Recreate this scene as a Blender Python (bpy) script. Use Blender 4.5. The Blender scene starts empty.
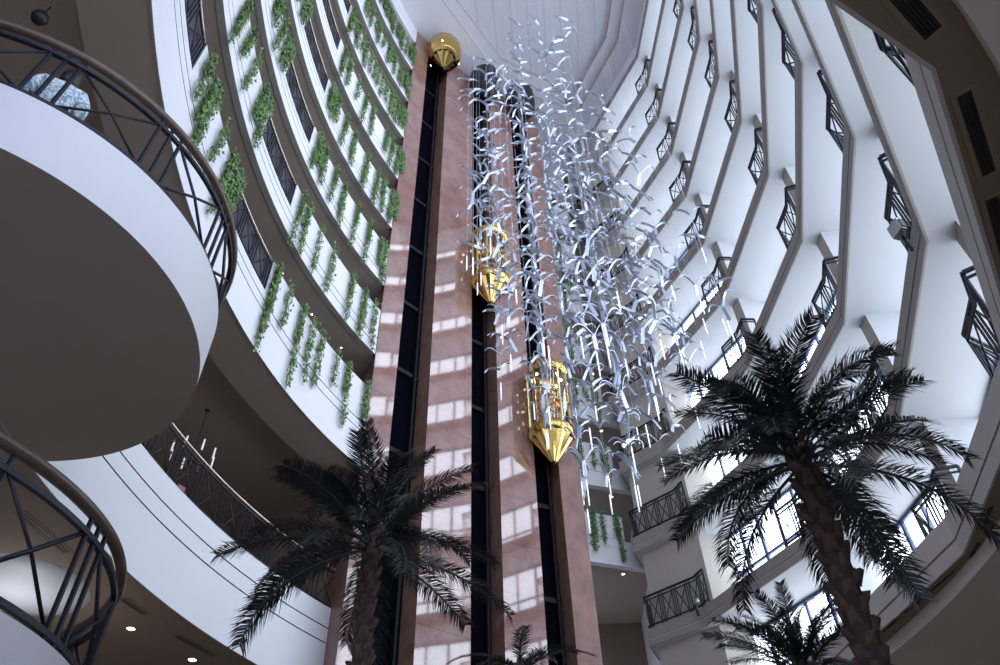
import bpy, bmesh, math, random
from mathutils import Vector, Matrix
random.seed(7)
SC = bpy.context.scene
COL = SC.collection
PI = math.pi
FH = 3.2
def HK(k): return 9.3128 + FH * k
ORD = ['zeroth', 'first', 'second', 'third', 'fourth', 'fifth', 'sixth', 'seventh', 'eighth', 'ninth', 'tenth', 'eleventh', 'twelfth',
       'thirteenth', 'fourteenth', 'fifteenth', 'sixteenth', 'seventeenth', 'eighteenth', 'nineteenth', 'twentieth', 'twenty-first']
FLOOR = -1.65

# ------------------------------------------------------------------ materials
def mat(name, col, rough=0.6, metal=0.0, var=0.0, scale=3.0, bump=0.0, spec=0.5, ior=1.5, emit=None, estr=0.0, coat=0.0):
    m = bpy.data.materials.new(name); m.use_nodes = True
    nt = m.node_tree; b = nt.nodes['Principled BSDF']
    b.inputs['Base Color'].default_value = (*col, 1); b.inputs['Roughness'].default_value = rough
    b.inputs['Metallic'].default_value = metal; b.inputs['IOR'].default_value = ior
    b.inputs['Specular IOR Level'].default_value = spec
    b.inputs['Coat Weight'].default_value = coat
    tc = nt.nodes.new('ShaderNodeTexCoord')
    if var or bump:
        n = nt.nodes.new('ShaderNodeTexNoise'); n.inputs['Scale'].default_value = scale; n.inputs['Detail'].default_value = 5
        nt.links.new(tc.outputs['Object'], n.inputs['Vector'])
    if var:
        r = nt.nodes.new('ShaderNodeValToRGB')
        r.color_ramp.elements[0].position = 0.3; r.color_ramp.elements[1].position = 0.7
        r.color_ramp.elements[0].color = (*[c * (1 - var) for c in col], 1)
        r.color_ramp.elements[1].color = (*[min(1, c * (1 + var)) for c in col], 1)
        nt.links.new(n.outputs['Fac'], r.inputs['Fac']); nt.links.new(r.outputs['Color'], b.inputs['Base Color'])
    if bump:
        bp = nt.nodes.new('ShaderNodeBump'); bp.inputs['Strength'].default_value = bump; bp.inputs['Distance'].default_value = 0.02
        nt.links.new(n.outputs['Fac'], bp.inputs['Height']); nt.links.new(bp.outputs['Normal'], b.inputs['Normal'])
    if emit:
        b.inputs['Emission Color'].default_value = (*emit, 1); b.inputs['Emission Strength'].default_value = estr
    return m

M = {}
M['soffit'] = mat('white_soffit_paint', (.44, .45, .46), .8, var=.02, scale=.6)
M['fascia'] = mat('grey_beige_fascia_paint', (.28, .255, .235), .7, var=.04, scale=1.5)
M['lowfascia'] = mat('grey_lobby_fascia_paint', (.50, .46, .43), .7, var=.04, scale=1.5)
M['beige'] = mat('beige_wall_paint', (.40, .365, .32), .75, var=.03, scale=.8)
M['lobbyceil'] = mat('lightened_beige_ceiling', (.68, .61, .53), .75, var=.03, scale=.8)  # beige lightened in colour to make up for scant light under the slab
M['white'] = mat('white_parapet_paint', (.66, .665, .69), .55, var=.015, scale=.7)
M['groove'] = mat('shadow_joint_sealant', (.12, .12, .13), .8)
M['brown'] = mat('brown_ceiling_paint', (.34, .28, .23), .8, var=.04, scale=.7)
M['tan'] = mat('tan_soffit_paint', (.25, .185, .115), .8, var=.05, scale=.8)
M['lowbrown'] = mat('warm_brown_ceiling_paint', (.30, .215, .15), .8, var=.05, scale=.8)
M['darkwall'] = mat('dark_brown_corridor_wall', (.16, .12, .095), .7, var=.1, scale=1.2)
M['violet'] = mat('dark_violet_door_panel', (.05, .043, .06), .5, var=.1)
M['roof'] = mat('pale_roof_panel', (.70, .70, .74), .6, var=.02, scale=.5)
M['iron'] = mat('dark_painted_iron', (.014, .015, .024), .45, spec=.3)
M['wood'] = mat('brown_wood_handrail', (.10, .066, .045), .35, var=.2, scale=6, bump=.1)
M['brass'] = mat('pale_brass_handrail', (.75, .66, .5), .3, metal=.6)
M['gold'] = mat('polished_gold', (.66, .45, .14), .14, metal=1.0, var=.05, scale=2)
M['goldpale'] = mat('pale_gold_trim', (.9, .78, .42), .22, metal=1.0)
M['shaft'] = mat('black_shaft_lining', (.003, .003, .006), .85, var=.2, scale=2, spec=.0)
M['rail'] = mat('dark_steel_guide_rail', (.006, .006, .009), .5, spec=.2)
M['floor'] = mat('polished_stone_floor', (.62, .57, .51), .3, var=.1, scale=.8)
M['frame'] = mat('blue_grey_window_frame', (.06, .10, .22), .5)
M['gull'] = mat('white_lacquered_metal', (.54, .585, .69), .28, metal=.9)
M['wire'] = mat('thin_steel_cable', (.5, .5, .55), .4, metal=.7)
M['leafvine'] = mat('ivy_leaf', (.085, .165, .04), .55, var=.7, scale=9)
M['vinestem'] = mat('vine_stem', (.09, .10, .04), .7)
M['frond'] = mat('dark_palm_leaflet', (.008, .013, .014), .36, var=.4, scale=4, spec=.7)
M['rachis'] = mat('palm_frond_rib', (.02, .026, .018), .5)
M['trunk'] = mat('palm_trunk_bark', (.05, .031, .024), .85, var=.4, scale=14, bump=.6)
M['boot'] = mat('palm_leaf_stub', (.085, .052, .04), .8, var=.35, scale=12, bump=.4)
M['vent'] = mat('black_vent_interior', (.006, .005, .005), .7)
M['ventslat'] = mat('dark_vent_slat', (.03, .025, .02), .5)
M['black'] = mat('matt_black_housing', (.012, .012, .014), .5)
M['silver'] = mat('brushed_lamp_housing', (.35, .35, .36), .3, metal=.7)
M['lamp'] = mat('warm_lit_lamp', (1, .9, .75), .5, emit=(1, .84, .62), estr=5)
M['rodlit'] = mat('lit_white_acrylic_rod', (.95, .95, .98), .3, emit=(.95, .96, 1), estr=.55)
M['candle'] = mat('frosted_candle_tube', (.85, .86, .9), .4, emit=(.9, .93, 1), estr=.25)
M['skin'] = mat('skin', (.42, .26, .19), .55)
M['hair'] = mat('black_hair', (.012, .009, .008), .4, bump=.4, scale=30)
M['trouser'] = mat('dark_trousers', (.03, .03, .04), .8)
M['sofa'] = mat('pink_red_upholstery', (.40, .16, .15), .8)
WIN_STR = 4.2
M['pane'] = mat('daylit_window_pane', (.25, .27, .3), .08, emit=(.76, .85, 1.0), estr=WIN_STR)

def shirt_mat():
    m = mat('patterned_pale_blue_shirt', (.5, .6, .68), .8)
    nt = m.node_tree; b = nt.nodes['Principled BSDF']
    tc = nt.nodes.new('ShaderNodeTexCoord'); v = nt.nodes.new('ShaderNodeTexNoise'); v.inputs['Scale'].default_value = 26; v.inputs['Detail'].default_value = 3
    r = nt.nodes.new('ShaderNodeValToRGB'); r.color_ramp.elements[0].position = .42; r.color_ramp.elements[1].position = .58
    r.color_ramp.elements[0].color = (.22, .33, .42, 1); r.color_ramp.elements[1].color = (.70, .78, .82, 1)
    nt.links.new(tc.outputs['Object'], v.inputs['Vector']); nt.links.new(v.outputs['Fac'], r.inputs['Fac']); nt.links.new(r.outputs['Color'], b.inputs['Base Color'])
    return m
M['shirt'] = shirt_mat()

def granite():
    m = bpy.data.materials.new('polished_pink_granite'); m.use_nodes = True
    nt = m.node_tree; b = nt.nodes['Principled BSDF']
    tc = nt.nodes.new('ShaderNodeTexCoord')
    n1 = nt.nodes.new('ShaderNodeTexNoise'); n1.inputs['Scale'].default_value = 1.1; n1.inputs['Detail'].default_value = 8; n1.inputs['Roughness'].default_value = .7
    n2 = nt.nodes.new('ShaderNodeTexNoise'); n2.inputs['Scale'].default_value = 30; n2.inputs['Detail'].default_value = 2
    mx = nt.nodes.new('ShaderNodeMath'); mx.operation = 'MULTIPLY_ADD'; mx.inputs[1].default_value = .35; mx.inputs[2].default_value = .0
    ad = nt.nodes.new('ShaderNodeMath'); ad.operation = 'MULTIPLY_ADD'; ad.inputs[1].default_value = .65
    r = nt.nodes.new('ShaderNodeValToRGB')
    r.color_ramp.elements[0].position = .35; r.color_ramp.elements[1].position = .66
    r.color_ramp.elements[0].color = (.17, .085, .072, 1); r.color_ramp.elements[1].color = (.33, .19, .165, 1)
    L = nt.links
    L.new(tc.outputs['Object'], n1.inputs['Vector']); L.new(tc.outputs['Object'], n2.inputs['Vector'])
    L.new(n2.outputs['Fac'], mx.inputs[0]); L.new(n1.outputs['Fac'], ad.inputs[0]); L.new(mx.outputs[0], ad.inputs[2])
    L.new(ad.outputs[0], r.inputs['Fac'])
    # slab joints every 1.6 m of height
    sx = nt.nodes.new('ShaderNodeSeparateXYZ'); L.new(tc.outputs['Object'], sx.inputs[0])
    md = nt.nodes.new('ShaderNodeMath'); md.operation = 'FRACT'
    dv = nt.nodes.new('ShaderNodeMath'); dv.operation = 'DIVIDE'; dv.inputs[1].default_value = 1.6
    L.new(sx.outputs['Z'], dv.inputs[0]); L.new(dv.outputs[0], md.inputs[0])
    lt = nt.nodes.new('ShaderNodeMath'); lt.operation = 'LESS_THAN'; lt.inputs[1].default_value = .012
    L.new(md.outputs[0], lt.inputs[0])
    mix = nt.nodes.new('ShaderNodeMixRGB'); mix.inputs['Color2'].default_value = (.12, .07, .065, 1)
    L.new(lt.outputs[0], mix.inputs['Fac']); L.new(r.outputs['Color'], mix.inputs['Color1'])
    L.new(mix.outputs[0], b.inputs['Base Color'])
    b.inputs['Roughness'].default_value = .05; b.inputs['IOR'].default_value = 1.95
    return m
M['granite'] = granite()
M['granitedark'] = mat('granite_reveal', (.20, .115, .085), .4, var=.3, scale=3)
M['granitehoned'] = mat('honed_pink_granite', (.24, .135, .115), .42, var=.3, scale=2)

def roofdeck():
    m = mat('ribbed_roof_deck', (.66, .66, .72), .55)
    nt = m.node_tree; b = nt.nodes['Principled BSDF']
    tc = nt.nodes.new('ShaderNodeTexCoord'); mp = nt.nodes.new('ShaderNodeMapping'); mp.inputs['Rotation'].default_value = (0, 0, math.radians(4))
    w = nt.nodes.new('ShaderNodeTexWave'); w.inputs['Scale'].default_value = .35; w.wave_profile = 'SAW'
    r = nt.nodes.new('ShaderNodeValToRGB'); r.color_ramp.elements[0].color = (.50, .50, .56, 1); r.color_ramp.elements[1].position = .12
    r.color_ramp.elements[1].color = (.66, .66, .72, 1)
    L = nt.links
    L.new(tc.outputs['Object'], mp.inputs[0]); L.new(mp.outputs[0], w.inputs['Vector']); L.new(w.outputs['Fac'], r.inputs['Fac']); L.new(r.outputs['Color'], b.inputs['Base Color'])
    return m
M['deck'] = roofdeck()

def glass_mat():
    m = bpy.data.materials.new('tinted_car_glass'); m.use_nodes = True
    nt = m.node_tree; nt.nodes.clear()
    o = nt.nodes.new('ShaderNodeOutputMaterial'); mix = nt.nodes.new('ShaderNodeMixShader'); t = nt.nodes.new('ShaderNodeBsdfTransparent'); g = nt.nodes.new('ShaderNodeBsdfGlossy')
    t.inputs[0].default_value = (.95, .9, .75, 1); g.inputs['Roughness'].default_value = .05; g.inputs[0].default_value = (1, .95, .85, 1)
    f = nt.nodes.new('ShaderNodeFresnel'); f.inputs[0].default_value = 1.6
    a = nt.nodes.new('ShaderNodeMath'); a.operation = 'ADD'; a.inputs[1].default_value = .12
    nt.links.new(f.outputs[0], a.inputs[0]); nt.links.new(a.outputs[0], mix.inputs[0]); nt.links.new(t.outputs[0], mix.inputs[1]); nt.links.new(g.outputs[0], mix.inputs[2]); nt.links.new(mix.outputs[0], o.inputs[0])
    return m
M['glass'] = glass_mat()

# ------------------------------------------------------------------ mesh builder
class MB:
    def __init__(s): s.v = []; s.f = []; s.m = []; s.sm = []
    def add(s, vs, fs, mi=0, smooth=False):
        b = len(s.v); s.v += [tuple(v) for v in vs]
        for f in fs: s.f.append([b + i for i in f]); s.m.append(mi); s.sm.append(smooth)
    def bar(s, p, q, w, h=None, up=(0, 0, 1), mi=0):
        p = Vector(p); q = Vector(q); h = h or w; d = (q - p).normalized(); u = Vector(up)
        if abs(d.dot(u)) > .98: u = Vector((1, 0, 0))
        x = d.cross(u).normalized() * (w / 2); y = x.cross(d).normalized() * (h / 2)
        c = [(-1, -1), (1, -1), (1, 1), (-1, 1)]
        s.add([p + x * a + y * b for a, b in c] + [q + x * a + y * b for a, b in c],
              [(0, 3, 2, 1), (4, 5, 6, 7), (0, 1, 5, 4), (1, 2, 6, 5), (2, 3, 7, 6), (3, 0, 4, 7)], mi)
    def tube(s, pts, r, n=6, mi=0, cap=True):
        pts = [Vector(p) for p in pts]; rs = r if isinstance(r, (list, tuple)) else [r] * len(pts)
        vs = []
        for i, p in enumerate(pts):
            d = (pts[min(i + 1, len(pts) - 1)] - pts[max(i - 1, 0)]).normalized()
            u = Vector((0, 0, 1)) if abs(d.z) < .95 else Vector((1, 0, 0))
            x = d.cross(u).normalized(); y = x.cross(d)
            vs += [p + (x * math.cos(2 * PI * k / n) + y * math.sin(2 * PI * k / n)) * rs[i] for k in range(n)]
        fs = []
        for i in range(len(pts) - 1):
            for k in range(n):
                fs.append((i * n + k, i * n + (k + 1) % n, (i + 1) * n + (k + 1) % n, (i + 1) * n + k))
        s.add(vs, fs, mi, True)
        if cap:
            b = len(s.v) - len(vs)
            s.f += [[b + k for k in range(n)][::-1], [b + (len(pts) - 1) * n + k for k in range(n)]]; s.m += [mi, mi]; s.sm += [False, False]
    def prism(s, poly, z0, z1, mi=0, top=None, bot=None):
        n = len(poly); a = sum(poly[i][0] * poly[(i + 1) % n][1] - poly[(i + 1) % n][0] * poly[i][1] for i in range(n))
        if a < 0: poly = poly[::-1]
        s.add([(x, y, z0) for x, y in poly] + [(x, y, z1) for x, y in poly], [(i, (i + 1) % n, n + (i + 1) % n, n + i) for i in range(n)], mi)
        s.add([(x, y, z0) for x, y in poly], [tuple(range(n))[::-1]], mi if bot is None else bot)
        s.add([(x, y, z1) for x, y in poly], [tuple(range(n))], mi if top is None else top)
    def lathe(s, prof, n, c=(0, 0, 0), mi=0, smooth=True, amp=0):
        vs = []
        for r, z in prof:
            for k in range(n):
                a = 2 * PI * k / n; rr = r * (1 + amp * (k % 2))
                vs.append((c[0] + rr * math.cos(a), c[1] + rr * math.sin(a), c[2] + z))
        s.add(vs, [(i * n + k, i * n + (k + 1) % n, (i + 1) * n + (k + 1) % n, (i + 1) * n + k) for i in range(len(prof) - 1) for k in range(n)], mi, smooth)
    def ring(s, prof, mi=0, smooth=False):
        """prof: list of polylines (same length), quads between consecutive."""
        n = len(prof[0]); vs = [v for p in prof for v in p]
        s.add(vs, [(i * n + k, i * n + k + 1, (i + 1) * n + k + 1, (i + 1) * n + k) for i in range(len(prof) - 1) for k in range(n - 1)], mi, smooth)
    def mesh(s, name, mats):
        me = bpy.data.meshes.new(name); me.from_pydata(s.v, [], s.f)
        for m in (mats if isinstance(mats, (list, tuple)) else [mats]): me.materials.append(m)
        me.polygons.foreach_set('material_index', s.m); me.polygons.foreach_set('use_smooth', s.sm); me.update()
        return me
    def build(s, name, mats, parent=None):
        return link(name, s.mesh(name, mats), parent)

def link(name, data, parent=None):
    o = bpy.data.objects.new(name, data); COL.objects.link(o)
    if parent is not None: o.parent = parent
    return o
def tag(o, label=None, cat=None, group=None, kind=None):
    if label: o['label'] = label
    if cat: o['category'] = cat
    if group: o['group'] = group
    if kind: o['kind'] = kind
    return o
def thing(name, loc, label, cat, group=None, rz=0.0):
    o = link(name, None); o.location = loc; o.rotation_euler = (0, 0, rz); o.empty_display_size = .2
    return tag(o, label, cat, group)
def struct(mb, name, mats, label, cat='structure'):
    return tag(mb.build(name, mats), label, cat, None, 'structure')

def offset(path, d):
    """offset an open 2-D polyline to its right by d (mitred)."""
    out = []
    n = len(path)
    for i in range(n):
        ds = []
        if i > 0: ds.append((Vector(path[i]) - Vector(path[i - 1])).normalized())
        if i < n - 1: ds.append((Vector(path[i + 1]) - Vector(path[i])).normalized())
        ns = [Vector((v.y, -v.x)) for v in ds]
        if len(ns) == 1: m = ns[0]; k = 1
        else:
            m = (ns[0] + ns[1]).normalized(); k = 1 / max(.3, m.dot(ns[0]))
        out.append((path[i][0] + m.x * d * k, path[i][1] + m.y * d * k))
    return out
def sweep(mb, path, prof, mi=0):
    """prof (d,z) swept along the plan path."""
    mb.ring([[(x, y, z) for x, y in offset(path, d)] for d, z in prof], mi)

# ------------------------------------------------------------------ camera
cam = bpy.data.cameras.new('camera'); cam.sensor_width = 36; cam.lens = 740 / 1000 * 36; cam.clip_end = 300
co = bpy.data.objects.new('camera', cam); COL.objects.link(co); SC.camera = co
ph, ro = math.radians(45.07), math.radians(2.0)
Fw = Vector((0, math.cos(ph), math.sin(ph))); U0 = Vector((0, -math.sin(ph), math.cos(ph))); X0 = Vector((1, 0, 0))
Rr = X0 * math.cos(ro) - U0 * math.sin(ro); Uu = X0 * math.sin(ro) + U0 * math.cos(ro)
co.matrix_world = Matrix(((Rr.x, Uu.x, -Fw.x, 0), (Rr.y, Uu.y, -Fw.y, 0), (Rr.z, Uu.z, -Fw.z, 0), (0, 0, 0, 1)))

# ------------------------------------------------------------------ plan
T_, S_, R_, Q_, P_, O_, N_, N2 = (-.53, .45), (3.85, 3.05), (6.92, 7.56), (8.25, 12.6), (7.85, 17.7), (5.8, 22.0), (4.32, 23.38), (4.75, 24.5)
LOW = [T_, S_, (6.85, 7.5), (7.80, 11.85), (7.2, 17.2), (5.45, 21.4)]
RIGHT = [T_, S_, R_, Q_, P_, O_, N_, N2]
BAYS = [T_, S_, R_, Q_, P_, O_]
C_ = Vector((10.67, 8.81)); RL = 16.4
def pol(a, r): return (C_.x + r * math.cos(math.radians(a)), C_.y + r * math.sin(math.radians(a)))
def arc(a0, a1, r, step=1.5):
    n = max(2, int(abs(a1 - a0) / step)); return [pol(a0 + (a1 - a0) * i / n, r) for i in range(n + 1)]

# ------------------------------------------------------------------ floor, roof
mb = MB(); mb.prism([(C_.x - 6 + 30 * math.cos(2 * PI * i / 40), C_.y + 30 * math.sin(2 * PI * i / 40)) for i in range(40)], FLOOR - .3, FLOOR)
struct(mb, 'floor', M['floor'], 'pale stone lobby floor of the atrium')

ZR = 39.5
def poly3(mb, pts, z, mi=0): mb.add([(x, y, z) for x, y in pts], [tuple(range(len(pts)))], mi)
leftpath = arc(216, 152.3, RL)
mb = MB()
# coffer outlines, from the tower side round to the right wing
def coffer(d, e):
    r = offset(BAYS, -d)
    tw = [(-3.84 + 1.6 + e * .75, 16.4 - 1.6 - e * .65), (2.6 + e * .3, 21.3 - e * 1.05)]
    return [(-2.3 + e, 4), (-3.0 + e, 12)] + [(-2.46 + e * .8, 14.86 + e * .02), (.0 + e * .75, 18.6 - e * .3)] + [(3.6, 20.6 - e * .8)] + r[::-1][:5]
c1, c2 = coffer(.92, 0.0), coffer(1.5, .8)
outer = [(x, y) for x, y in [(-12, -3), (-12, 30), (16, 30), (16, -3)]]
# flat ring of ceiling outside the coffers, as a fan of quads
def ringfaces(mb, a, b, z, mi):
    n = len(a)
    mb.add([(x, y, z) for x, y in a] + [(x, y, z) for x, y in b], [(i, (i + 1) % n, n + (i + 1) % n, n + i) for i in range(n)], mi)
def vert(mb, a, z0, z1, mi):
    n = len(a); mb.add([(x, y, z0) for x, y in a] + [(x, y, z1) for x, y in a], [(i, (i + 1) % n, n + (i + 1) % n, n + i) for i in range(n)], mi)
cen = Vector((1.5, 11))
big = [tuple(cen + (Vector(p) - cen) * 4) for p in c1]
ringfaces(mb, c1, big, ZR, 0); vert(mb, c1, ZR, ZR + .35, 2); ringfaces(mb, c1, c2, ZR + .35, 0); vert(mb, c2, ZR + .35, ZR + .7, 2)  # darker beige on the step faces paints in their shade
n = len(c2); mb.add([(x, y, ZR + .7) for x, y in c2] + [(cen.x, cen.y, ZR + .7)], [(i, (i + 1) % n, n) for i in range(n)], 1)
struct(mb, 'ceiling', [M['roof'], M['deck'], M['beige']], 'pale stepped roof ceiling high over the atrium')

# ------------------------------------------------------------------ right wing
nwin = 0
for k in range(-1, 10):
    z = HK(k); path = LOW + RIGHT[6:] if k == -1 else RIGHT
    ft = .70 if k == -1 else .55
    mb = MB()
    if k == 9: sweep(mb, path, [(.04, z), (0, z), (0, z + .45), (.05, z + .5)]); sweep(mb, path, [(.05, z + .5), (.05, ZR + .02)], 1)  # grey lower band on the roof ring paints in its shading
    else:
        g = .36 * ft
        sweep(mb, path, [(.04, z), (0, z), (0, z + g)]); sweep(mb, path, [(.045, z + g), (.045, z + g + .045)], 1)
        sweep(mb, path, [(0, z + g), (.045, z + g)]); sweep(mb, path, [(.045, z + g + .045), (0, z + g + .045), (0, z + ft), (.35, z + ft)])
    struct(mb, 'trim_%d' % (k + 2), [M['lowfascia' if k == -1 else 'fascia'], M['roof' if k == 9 else 'groove']], 'grey slab-edge fascia of the %s balcony level of the right wing' % ORD[k + 2])
    mb = MB()
    soff = M['tan'] if k == -1 else M['soffit']
    fr = offset(path, .02); bk = offset(BAYS, 7)
    fr6 = fr[:6]; 
    for i in range(5):
        q = [fr6[i], fr6[i + 1], bk[i + 1], bk[i]]
        mb.prism(q, z + .004, z + ft - .01, 0)
    mb.prism([fr6[5], fr[6], fr[7], (8.5, 27.5), bk[5]], z + .004, z + ft - .01, 0)
    struct(mb, 'slab_%d' % (k + 2), soff, ('tan' if k == -1 else 'white') + ' soffit and floor slab of the %s balcony level of the right wing' % ORD[k + 2])
    if k < 9:
        zb, zt = z + ft, HK(k + 1)
        gl = offset(BAYS, 1.65)
        for i in range(0, 5):
            a, b = Vector(gl[i]), Vector(gl[i + 1]); d = (b - a); L = d.length; d.normalize(); nn = Vector((d.y, -d.x))
            nwin += 1
            fm = MB()
            nm = 6
            for j in range(nm + 1):
                p = a + d * (L * j / nm); fm.bar((p.x, p.y, zb), (p.x, p.y, zt), .07 if j % 2 else .10, .09, up=(nn.x, nn.y, 0))
            for h in (.04, 1.25, zt - zb - .05):
                fm.bar((a.x, a.y, zb + h), (b.x, b.y, zb + h), .09, .08)
            w = struct(fm, 'window_%d' % nwin, M['frame'], 'blue-framed daylit glazing of bay %s on balcony level %s of the right wing' % (ORD[i + 1], ORD[k + 2]))
            pm = MB(); a2 = a + nn * .03; b2 = b + nn * .03
            pm.add([(a2.x, a2.y, zb), (b2.x, b2.y, zb), (b2.x, b2.y, zt), (a2.x, a2.y, zt)], [(0, 3, 2, 1)])
            pm.build('window_pane', M['pane'], w)

# party walls between the bays
for i in range(1, 6):
    V0, V1, V2 = Vector(BAYS[i - 1]), Vector(BAYS[i]), Vector(BAYS[i + 1]) if i < 5 else Vector(N_)
    d = ((V1 - V0).normalized() + (V2 - V1).normalized()).normalized(); nn = Vector((d.y, -d.x))
    c = V1 + nn * .45
    mb = MB(); mb.prism([tuple(c - d * .24), tuple(c + d * .22), tuple(c + d * .22 + nn * 6), tuple(c - d * .24 + nn * 6)], HK(-1) + .5, HK(9) + .2)
    for fi, f in enumerate(mb.f):
        q = [Vector(mb.v[v][:2]) for v in f]
        if not all(abs((v - c).dot(nn)) < .01 for v in q): mb.m[fi] = 1
    if i < 5: struct(mb, 'wall_party_%d' % i, [M['beige'], M['soffit']], 'beige party wall between rooms %s and %s of the right wing' % (ORD[i], ORD[i + 1]))
mb = MB(); mb.prism([(4.62, 23.5), (6.25, 21.98), (7.0, 22.38), (11.5, 25.0), (11.0, 29), (5.2, 29), (5.0, 24.2)], FLOOR, HK(9) + .3)
struct(mb, 'wall_beige', M['beige'], 'beige room wall beside the lift tower behind the short balconies')

# ceiling drop behind the vents on the lowest ring, and lobby walls
low = LOW
def smooth(pts, it=3):
    for _ in range(it):
        q = [pts[0]]
        for a, b in zip(pts, pts[1:]): q += [(a[0] * .75 + b[0] * .25, a[1] * .75 + b[1] * .25), (a[0] * .25 + b[0] * .75, a[1] * .25 + b[1] * .75)]
        pts = q + [pts[-1]]
    return pts
bo, bi = offset(low, .70), offset(low, .38)
bh = smooth(bo[:2] + [tuple((Vector(bo[2]) * .5 + Vector(bi[2]) * .5))] + bi[3:]); bh2 = smooth(offset(low, 5.5))
mb = MB(); mb.ring([[(x, y, HK(-1) + .1) for x, y in bh], [(x, y, 5.86) for x, y in bh]], 0, True); mb.ring([[(x, y, 5.86) for x, y in bh], [(x, y, 5.86) for x, y in bh2]], 0)
struct(mb, 'ceiling_lobby', M['lobbyceil'], 'beige dropped lobby ceiling with a rounded edge behind the vents')
mb = MB(); wl = offset(BAYS, 5.3)
mb.ring([[(x, y, FLOOR) for x, y in wl], [(x, y, 5.9) for x, y in wl]], 0)
struct(mb, 'wall_right', M['beige'], 'beige lobby wall under the right wing')

# short corridor floors between the tower and the beige wall
for k in range(1, 9):
    z = HK(k)
    mb = MB(); mb.prism([(1.2, 23.3), (5.1, 24.72), (5.2, 29), (1.2, 29)], z + .01, z + .9)
    struct(mb, 'slab_%d' % (k + 22), M['brown'], 'brown soffit of the %s corridor beside the lift tower' % ORD[k + 2])
    mb = MB()
    pth = [(4.25, 24.33), (1.2, 23.2)]
    sweep(mb, pth, [(.25, z - .02), (0, z - .02), (0, z + .62)]); sweep(mb, pth, [(0, z + .62), (.03, z + .62), (.03, z + .66), (0, z + .66), (0, z + .98)]); sweep(mb, pth, [(0, z + .98), (.03, z + .98), (.03, z + 1.02), (0, z + 1.02), (0, z + 1.95), (.3, z + 1.95), (.3, z)])
    p2 = [(5.15, 24.66), (4.25, 24.33)]
    sweep(mb, p2, [(.25, z - .02), (0, z - .02), (0, z + .95), (.3, z + .95)])
    struct(mb, 'wall_parapet_%d' % (k + 2), M['white'], 'white corridor parapet on the %s level beside the lift tower' % ORD[k + 2])
mb = MB(); mb.prism([(1, 29), (6, 29), (6, 29.3), (1, 29.3)], FLOOR, HK(9))
struct(mb, 'wall_back', M['darkwall'], 'dark brown wall at the back of the corridors')

# ------------------------------------------------------------------ left rings
def ringwall(mb, a0, a1, prof, mi=0):
    mb.ring([[(*pol(a0 + (a1 - a0) * i / max(2, int(abs(a1 - a0) / 1.2)), r), z) for i in range(max(2, int(abs(a1 - a0) / 1.2)) + 1)] for r, z in prof], mi, False)
A_T = 152.35
SOLID = [(A_T, 170.5), (178.2, 189.6), (197.5, 206)]
NOTCH = [(170.5, 178.2), (189.6, 197.5)]
def parapet_prof(z0, zt, g1, g2, th=.3, RL=RL, uw=1.0):
    return ([(RL, z0), (RL, g1)], [(RL, g1), (RL + .035, g1), (RL + .035, g1 + .03), (RL, g1 + .03)], [(RL, g1 + .03), (RL, g2)],
            [(RL, g2), (RL + .035, g2), (RL + .035, g2 + .03), (RL, g2 + .03)], [(RL, g2 + .03), (RL, zt), (RL + th, zt), (RL + th, zt - .12)], [(RL + .17 * uw, z0 + .02), (RL + .16 * uw, z0), (RL, z0)])
for k in range(1, 9):
    z = HK(k); z0 = z - .96 if k == 1 else z
    g1, g2 = (z + .13, z + .42) if k == 1 else (z + .38, z + .68)
    low, top = z + (.70 if k == 1 else .88), z + (1.78 if k == 1 else 1.95)
    mb = MB()
    for (a0, a1), t in [(s, top) for s in SOLID] + [(s, low) for s in NOTCH]:
        for j, pr in enumerate(parapet_prof(z0, t, g1, g2, uw=.2 if k == 1 else 1.0)): ringwall(mb, a0, a1, pr, (0, 1, 0, 1, 0, 2)[j])  # underside strip in grey fascia colour paints in the shadow gap
    for a in (170.5, 178.2, 189.6, 197.5):
        mb.add([(*pol(a, RL), low), (*pol(a, RL + .3), low), (*pol(a, RL + .3), top), (*pol(a, RL), top)], [(0, 1, 2, 3)])
    struct(mb, 'wall_left_%d' % k, [M['white'], M['groove'], M['fascia']], 'curved white parapet of the %s gallery up the left wall' % ORD[k])
    mb = MB()
    if k == 1:
        ringwall(mb, 148.5, 216, [(RL + .03, z0 + .02), (17.5, z0 + .02), (17.5, z0 + .3), (22, z0 + .3)])
        ringwall(mb, 148.5, 216, [(RL + .28, z + .7), (22, z + .7)])
    else:
        ringwall(mb, 148.5, 206, [(RL + .15, z + .02), (19.6, z + .02)]); ringwall(mb, 148.5, 206, [(RL + .28, z + .75), (19.6, z + .75)])
    struct(mb, 'slab_%d' % (k + 40), M['brown'], 'dark brown soffit of the %s gallery up the left wall' % ORD[k])
# the roof edge over the left galleries
mb = MB(); ringwall(mb, A_T, 206, [(19.6, HK(9)), (RL + .05, HK(9)), (RL, HK(9) + .06), (RL, ZR + .02)])
struct(mb, 'trim_20', M['roof'], 'pale roof edge over the top left gallery')
mb = MB(); ringwall(mb, 147, 206, [(19.55, HK(1)), (19.55, HK(9))]); struct(mb, 'wall_gallery', M['darkwall'], 'dark brown back wall of the left galleries')
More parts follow.
